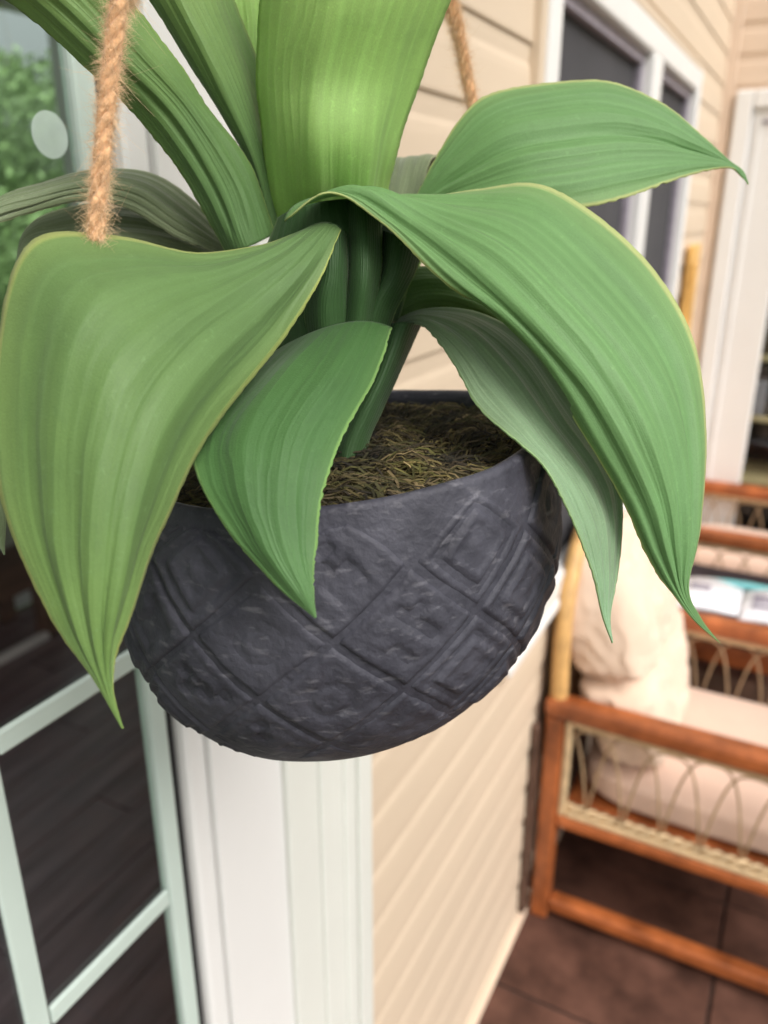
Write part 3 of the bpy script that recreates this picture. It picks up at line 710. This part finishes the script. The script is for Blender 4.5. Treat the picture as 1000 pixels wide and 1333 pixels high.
    tr = N.new('ShaderNodeBsdfTranslucent'); Lk.new(mixc(1.0, base, (1.15, 1.25, .72), 'MULTIPLY'), tr.inputs[0])
    mx = N.new('ShaderNodeMixShader'); mx.inputs[0].default_value = trans
    Lk.new(b.outputs[0], mx.inputs[1]); Lk.new(tr.outputs[0], mx.inputs[2]); Lk.new(mx.outputs[0], outp.inputs[0])
    return m
plant = empty('foliage_plant', at(455, 560, .39)); tag(plant, 'broad leaved green artificial plant growing from the hanging pot', 'plant')
def leaf(st, m, ripple=.0008, nrip=6, seed=0, NU=150, NV=40, name='leaf', edge_roll=.0, thick=.0009, label=None, crease=0.0):
    Ls = [at(*s[0]) for s in st]; Ms = [at(*s[1]) for s in st]; Rs = [at(*s[2]) for s in st]
    P = []
    for i in range(NU + 1):
        u = i / NU; a, c, b = crom(Ls, u), crom(Ms, u), crom(Rs, u)
        row = []
        for j in range(NV + 1):
            v = j / NV
            p = a * ((1 - v) * (1 - 2 * v)) + c * (4 * v * (1 - v)) + b * (v * (2 * v - 1))
            row.append(p)
        P.append(row)
    Q = []
    for i in range(NU + 1):
        u = i / NU; row = []
        wdt = (P[i][NV] - P[i][0]).length
        fade = smooth(0, .10, u) * smooth(1, .80, u) * min(1, wdt / .03)
        for j in range(NV + 1):
            v = j / NV
            du = P[min(i + 1, NU)][j] - P[max(i - 1, 0)][j]; dv = P[i][min(j + 1, NV)] - P[i][max(j - 1, 0)]
            n = du.cross(dv); n = n.normalized() if n.length > 1e-12 else -FW
            if n.dot(FW) > 0: n = -n
            ph = noise.noise(Vector((u * 1.5, seed * 3.1, 0))) * 1.2
            rp = math.sin(v * nrip * 2 * math.pi + ph + seed) * (.55 + .8 * noise.noise(Vector((v * 5, u * 1.8, seed)))) + .9 * noise.noise(Vector((v * 3.2, u * 3.0, seed + 5)))
            e = min(v, 1 - v)
            h = ripple * fade * rp * smooth(0, .12, e) + edge_roll * smooth(.07, 0, e) * fade
            h += ripple * 1.2 * fade * noise.noise(Vector((u * 7, (v > .5) * 7, seed + 11))) * smooth(.25, 0, e)
            h -= crease * math.exp(-((v - .5) / .05) ** 2) * fade
            q = P[i][j] + n * h
            if j in (0, NV) and wdt > .012:      # slightly frayed cut edge
                dw = (P[i][0] - P[i][1] if j == 0 else P[i][NV] - P[i][NV - 1]); dw = dw.normalized() if dw.length > 1e-9 else dw
                q += dw * (.0007 * noise.noise(Vector((u * 60, j, seed))) + .0006 * noise.noise(Vector((u * 190, j, seed + 2))))
            row.append(q)
        Q.append(row)
    bm = bmesh.new(); uvl = bm.loops.layers.uv.new('UVMap')
    V = [[bm.verts.new(p) for p in row] for row in Q]
    for i in range(NU):
        for j in range(NV):
            f = bm.faces.new((V[i][j], V[i + 1][j], V[i + 1][j + 1], V[i][j + 1]))
            for lp, (ii, jj) in zip(f.loops, ((i, j), (i + 1, j), (i + 1, j + 1), (i, j + 1))): lp[uvl].uv = (ii / NU, jj / NV)
    me = mesh_of(bm); o = link(name, me, m, plant, True)
    sm = o.modifiers.new('thickness', 'SOLIDIFY'); sm.thickness = thick; sm.offset = 0
    if label: o['label'] = label
    return o
def S3(*a):                                 # three measured rails per station: (x, y, distance) x 3, or one point for a tip
    return [(q if len(q) == 3 else (q[0], q[0], q[0])) for q in a]
olive = leaf_mat('leaf_olive', (.112, .205, .066), (.170, .280, .066), (.40, .46, .13), .08, .18, vstr=.14, veins=6)
fresh = leaf_mat('leaf_fresh', (.145, .288, .095), (.170, .345, .135), (.50, .56, .22), .14, .20)
deep = leaf_mat('leaf_deep', (.050, .130, .032), (.095, .21, .065), (.20, .36, .10), .06, .14, vstr=.18, veins=6)
mint = leaf_mat('leaf_mint', (.20, .29, .16), (.30, .52, .29), (.34, .50, .22), .20, .22, grey=.2)
lime = leaf_mat('leaf_backlit', (.36, .55, .18), (.60, .78, .28), (.34, .52, .12), .14, .40, ns=12)  # glow of light through the leaf is put into the base colour
mid = leaf_mat('leaf_mid_lit_tip', (.115, .225, .072), (.33, .47, .13), (.24, .37, .09), .08, .26, ns=14)  # tip colour lightened to stand for light from above
grey = leaf_mat('leaf_grey', (.165, .205, .105), (.16, .22, .10), (.36, .40, .22), .34, .12, grey=.2, ns=18)
stalkm = leaf_mat('leaf_stalk_shaded', (.026, .075, .018), (.045, .11, .03), (.16, .26, .06), .08, .12)  # shade between the leaves is put into this dark base colour

# big leaf folding towards the viewer on the left
leaf(S3(((398, 299, .356), (424, 290, .349), (444, 300, .346)), ((336, 323, .338), (374, 331, .330), (415, 364, .336)), ((258, 334, .320), (305, 372, .308), (368, 437, .325)),
        ((150, 313, .298), (225, 415, .278), (312, 510, .303)), ((45, 318, .285), (160, 480, .260), (246, 600, .283)), ((3, 440, .275), (128, 590, .254), (204, 692, .273)),
        ((3, 630, .268), (118, 715, .254), (170, 785, .264)), ((62, 790, .263), (122, 820, .256), (150, 852, .261)), ((122, 882, .260), (136, 890, .259), (147, 893, .260)), ((160, 948, .261),)),
     olive, .0013, 4, 1, edge_roll=.0012)
# leaf hanging in front of the pot
leaf(S3(((368, 452, .362), (448, 421, .352), (510, 427, .356)), ((300, 500, .328), (402, 485, .312), (487, 488, .330)), ((258, 560, .306), (350, 562, .290), (447, 566, .300)),
        ((258, 615, .290), (342, 635, .277), (419, 636, .286)), ((303, 692, .278), (358, 708, .269), (408, 712, .275)), ((360, 760, .270), (388, 765, .266), (407, 768, .268)), ((411, 804, .266),)),
     deep, .0009, 3, 2, edge_roll=.0012)
# lower right leaf
leaf(S3(((498, 424, .392), (513, 420, .386), (527, 420, .380)), ((553, 404, .390), (552, 412, .372), (556, 428, .366)), ((625, 409, .380), (604, 432, .358), (590, 470, .352)),
        ((690, 449, .368), (655, 485, .346), (622, 530, .338)), ((747, 530, .354), (708, 556, .334), (672, 576, .324)), ((796, 603, .346), (757, 622, .328), (712, 616, .319)),
        ((808, 665, .340), (782, 680, .326), (745, 682, .319)), ((803, 745, .334), (789, 750, .325), (770, 744, .321)), ((794, 800, .327), (789, 802, .325), (784, 801, .324)), ((797, 837, .325),)),
     mint, .0010, 4, 3, edge_roll=.0006)
# large right leaf with pleats
leaf(S3(((371, 288, .346), (408, 258, .352), (498, 256, .380)), ((428, 251, .335), (485, 250, .343), (545, 263, .371)), ((500, 291, .335), (560, 284, .340), (622, 248, .370)),
        ((572, 361, .330), (648, 330, .329), (700, 243, .366)), ((650, 413, .326), (722, 402, .319), (772, 279, .359)), ((722, 491, .324), (790, 482, .314), (852, 356, .352)),
        ((772, 576, .324), (838, 563, .313), (900, 440, .344)), ((812, 655, .325), (868, 645, .317), (913, 560, .337)), ((846, 726, .327), (880, 718, .322), (909, 690, .331)),
        ((878, 776, .329), (888, 770, .328), (896, 764, .329)), ((905, 809, .331), (908, 806, .331), (911, 802, .331)), ((938, 838, .332),)),
     fresh, .0019, 5, 4, edge_roll=.0008)
# upper right leaf
leaf(S3(((538, 264, .412), (545, 265, .411), (553, 267, .410)), ((573, 196, .407), (602, 226, .401), (628, 270, .398)), ((626, 130, .406), (668, 192, .394), (694, 272, .392)),
        ((702, 112, .410), (738, 178, .395), (762, 270, .392)), ((782, 107, .415), (800, 172, .401), (816, 257, .397)), ((852, 131, .419), (860, 180, .407), (868, 238, .404)),
        ((910, 175, .420), (913, 197, .414), (918, 223, .412)), ((947, 208, .420), (949, 213, .419), (951, 219, .418)), ((966, 222, .419), (966, 226, .418), (966, 231, .418)), ((974, 240, .418),)),
     fresh, .0012, 4, 5, edge_roll=.0006, crease=.0020)
# tall leaves rising out of the frame
leaf(S3(((352, 312, .398), (430, 312, .392), (500, 275, .396)), ((343, 200, .376), (425, 200, .350), (518, 195, .380)), ((335, 105, .362), (430, 100, .338), (547, 105, .372)),
        ((340, 0, .348), (455, 0, .322), (586, 0, .360)), ((362, -120, .334), (492, -130, .310), (640, -120, .348)), ((430, -260, .325), (540, -270, .306), (660, -260, .338)), ((620, -420, .322),)),
     lime, .0016, 3, 6, crease=.0012)
leaf(S3(((350, 305, .390), (356, 302, .386), (366, 300, .390)), ((325, 215, .378), (338, 213, .373), (354, 200, .388)), ((270, 120, .365), (298, 113, .358), (340, 95, .380)),
        ((197, 2, .350), (243, -6, .342), (300, -12, .368)), ((130, -100, .338), (190, -120, .330), (262, -130, .358)), ((60, -320, .335),)),
     mid, .0010, 3, 7)
leaf(S3(((335, 262, .404), (348, 262, .402), (362, 262, .404)), ((296, 110, .408), (325, 105, .400), (372, 100, .408)), ((268, 0, .405), (315, -8, .396), (372, -5, .405)), ((250, -130, .40), (300, -140, .39), (370, -140, .40)), ((300, -330, .39),)),
     lime, .0008, 3, 8)
leaf(S3(((296, 330, .386), (322, 322, .374), (358, 304, .384)), ((253, 255, .370), (292, 240, .364), (332, 230, .374)), ((193, 168, .354), (236, 150, .348), (277, 146, .360)),
        ((118, 92, .336), (165, 75, .330), (224, 72, .345)), ((14, 4, .320), (82, -10, .315), (163, -5, .330)), ((-110, -70, .302), (-30, -92, .293), (62, -95, .312)), ((-230, -150, .292),)),
     mid, .0013, 4, 9, crease=.0009)
# leaf arching back to the left
leaf(S3(((304, 324, .404), (299, 326, .402), (292, 332, .400)), ((256, 266, .402), (242, 288, .390), (230, 308, .390)), ((200, 228, .400), (182, 247, .383), (166, 270, .385)),
        ((130, 222, .395), (118, 238, .378), (104, 260, .378)), ((60, 238, .385), (48, 254, .368), (42, 276, .368)), ((0, 262, .370), (-22, 280, .358), (-30, 308, .356)),
        ((-62, 340, .352), (-78, 360, .346), (-74, 386, .346)), ((-50, 500, .340), (-72, 520, .336), (-96, 540, .338)), ((2, 640, .338), (-14, 650, .335), (-30, 655, .337)), ((6, 722, .338),)),
     grey, .0013, 5, 10, edge_roll=.0004)
leaf(S3(((288, 330, .412), (284, 334, .410), (280, 340, .412)), ((222, 285, .412), (215, 312, .404), (215, 345, .404)), ((150, 268, .410), (145, 305, .400), (150, 352, .400)), ((80, 272, .402), (78, 312, .395), (82, 355, .395)), ((34, 298, .395), (34, 320, .391), (36, 345, .391)), ((20, 350, .39),)),
     grey, .0008, 3, 11)
# back leaves and the inner one
leaf(S3(((498, 268, .424), (520, 266, .420), (548, 266, .424)), ((503, 232, .436), (528, 226, .430), (556, 222, .436)), ((508, 210, .452), (535, 205, .446), (566, 203, .452)), ((520, 215, .480), (548, 212, .474), (575, 212, .480)), ((560, 262, .51),)),
     grey, .0008, 3, 12)
leaf(S3(((455, 430, .396), (472, 434, .394), (490, 430, .396)), ((478, 392, .394), (505, 400, .388), (520, 415, .392)), ((522, 352, .390), (545, 372, .388), (556, 408, .394)), ((582, 352, .396), (600, 378, .392), (612, 412, .396)), ((652, 392, .404), (660, 412, .400), (664, 436, .402)), ((735, 500, .41),)),
     olive, .0007, 3, 13)
leaf(S3(((372, 330, .420), (450, 322, .412), (548, 300, .422)), ((380, 400, .418), (455, 395, .408), (545, 360, .420)), ((420, 470, .412), (458, 470, .404), (520, 432, .412)), ((440, 560, .402), (455, 560, .398), (482, 520, .402))),
     stalkm, .0006, 2, 18)
leaf(S3(((452, 268, .362), (472, 258, .356), (496, 264, .362)), ((456, 350, .356), (474, 348, .348), (496, 345, .357)), ((448, 420, .362), (466, 420, .355), (486, 418, .363)), ((440, 520, .374), (454, 520, .369), (470, 520, .374))),
     stalkm, .0005, 2, 20, name='stalk')
leaf(S3(((500, 300, .366), (522, 310, .358), (552, 325, .368)), ((492, 350, .366), (512, 356, .357), (536, 364, .367)), ((470, 400, .368), (490, 406, .360), (512, 412, .370)), ((452, 500, .376), (466, 502, .370), (484, 500, .378))),
     stalkm, .0005, 2, 21, name='stalk')
# stalks rising from the moss
leaf(S3(((362, 284, .374), (424, 262, .357), (512, 262, .380)), ((340, 350, .382), (435, 350, .356), (536, 340, .386)), ((338, 450, .386), (445, 450, .362), (512, 436, .388)), ((430, 540, .386), (450, 540, .372), (480, 540, .386)), ((436, 592, .390), (450, 592, .380), (474, 590, .388)), ((436, 650, .388), (450, 650, .380), (474, 650, .388))),
     stalkm, .0006, 2, 14, name='stalk')
leaf(S3(((502, 422, .382), (525, 420, .368), (549, 420, .384)), ((480, 480, .378), (502, 480, .364), (523, 478, .380)), ((452, 540, .374), (474, 540, .363), (497, 535, .376)), ((434, 584, .372), (455, 588, .363), (478, 582, .374)), ((432, 640, .372), (452, 645, .364), (474, 640, .374))),
     stalkm, .0004, 2, 15, name='stalk')
leaf(S3(((410, 302, .356), (432, 291, .347), (450, 305, .354)), ((408, 350, .357), (430, 350, .346), (452, 350, .356)), ((398, 420, .364), (425, 420, .353), (456, 420, .364)), ((430, 560, .384), (445, 560, .378), (462, 560, .384))),
     stalkm, .0004, 2, 16, name='stalk')
leaf(S3(((250, 640, .330), (275, 640, .318), (300, 640, .330)), ((330, 600, .350), (350, 606, .340), (370, 600, .350)), ((410, 560, .385), (425, 560, .378), (440, 560, .385)), ((430, 600, .388), (440, 600, .384), (450, 600, .388))),
     stalkm, .0003, 2, 17, name='stalk') if False else None

# ------------------------------------------------------------------ jute ropes
def rope_mat():
    return mat('jute', (.50, .27, .125), .9, .4, 220, .5, 900, sheen=.4, var2=(.72, .43, .23))
M['jute'] = rope_mat(); M['jute_fuzz'] = mat('jute_fibre', (.80, .56, .35), .8, .2, 300)
hang = empty('rope_hanger', (P0.x, P0.y, 2.40)); tag(hang, 'twisted tan jute rope hanger carrying the charcoal pot', 'rope hanger')
hook_p = Vector((P0.x, P0.y + .01, 2.42))
def rope(ctrl, seed):
    rr = random.Random(seed); n = 420
    C = [crom(ctrl, i / n) for i in range(n + 1)]
    s = 0; fr = []; prev = None
    for i, p in enumerate(C):
        t = (C[min(i + 1, n)] - C[max(i - 1, 0)]).normalized()
        a = Vector((1, 0, 0)) if prev is None else prev
        a = (a - t * a.dot(t)).normalized(); prev = a
        if i: s += (p - C[i - 1]).length
        fr.append((p, t, a, t.cross(a), s))
    parent = None
    for k in range(3):
        pts, rad = [], []
        for (p, t, a, b, s) in fr:
            ph = s / .020 * 2 * math.pi + k * 2 * math.pi / 3
            pts.append(p + (a * math.cos(ph) + b * math.sin(ph)) * .0015); rad.append(.0017 * (1 + .12 * noise.noise(Vector((s * 160, k * 5, seed)))))
        o = tube_obj('rope_strand', pts, rad, M['jute'], hang, 8)
    v, fc = [], []
    for _ in range(17000):
        p, t, a, b, s = fr[int(n * (rr.uniform(.18, .68) if rr.random() < .85 else rr.random() * .999))]
        ph = rr.random() * 2 * math.pi; o = a * math.cos(ph) + b * math.sin(ph)
        L = abs(rr.gauss(0, .0028)) + .001
        if rr.random() < .02: L *= 2.6
        d = (o * rr.uniform(.1, .9) + t * rr.uniform(-.6, 1.5) + Vector((rr.gauss(0, .3), rr.gauss(0, .3), rr.gauss(0, .3)))).normalized()
        q = p + o * .0026 + t * rr.uniform(-.004, .004); w_ = rr.uniform(.000035, .00007); side = d.cross(FW).normalized() * w_; bend = Vector((rr.gauss(0, .3), rr.gauss(0, .3), rr.gauss(-.2, .3))) * L * .5
        side2 = d.cross(side).normalized() * w_
        i0 = len(v)
        for f in (0, .5, 1):
            c = q + d * L * f + bend * f * f; k = 1 - .7 * f
            v += [c + side * k, c - side * .5 * k + side2 * k, c - side * .5 * k - side2 * k]
        for f in range(2):
            for e in range(3):
                fc.append((i0 + f * 3 + e, i0 + f * 3 + (e + 1) % 3, i0 + f * 3 + 3 + (e + 1) % 3, i0 + f * 3 + 3 + e))
    me = bpy.data.meshes.new('fuzz'); me.from_pydata(v, [], fc); tag(link('fuzz', me, M['jute_fuzz'], hang), kind='stuff')
rimL = PM @ (Vector((math.cos(R(196)), math.sin(R(196)), 0)) * .0955 + Vector((0, 0, .001)))
rimR = PM @ (Vector((math.cos(R(22)), math.sin(R(22)), 0)) * .0955 + Vector((0, 0, .001)))
rope([rimL, at(165, 560, .325), at(128, 420, .300), at(125, 312, .292), at(138, 150, .290), at(155, 0, .288), at(178, -180, .289), (at(178, -180, .289) + hook_p) / 2, hook_p], 1)
rope([rimR, at(690, 400, .440), at(640, 260, .460), at(614, 130, .462), at(598, 50, .462), at(586, 0, .462), at(566, -90, .460), (at(566, -90, .46) + hook_p) / 2, hook_p], 2)
hp = [hook_p + Vector((0, 0, -.004)) + Vector((.010 * math.cos(a), 0, .010 * math.sin(a) + .008)) for a in [R(-150 + 24 * k) for k in range(12)]] + [hook_p + Vector((0, 0, .03)), hook_p + Vector((0, 0, .075))]
tag(tube_obj('ceiling_hook', hp, .0025, M['hook'], None, 8), 'grey metal screw hook in the porch beam above the plant', 'hook')
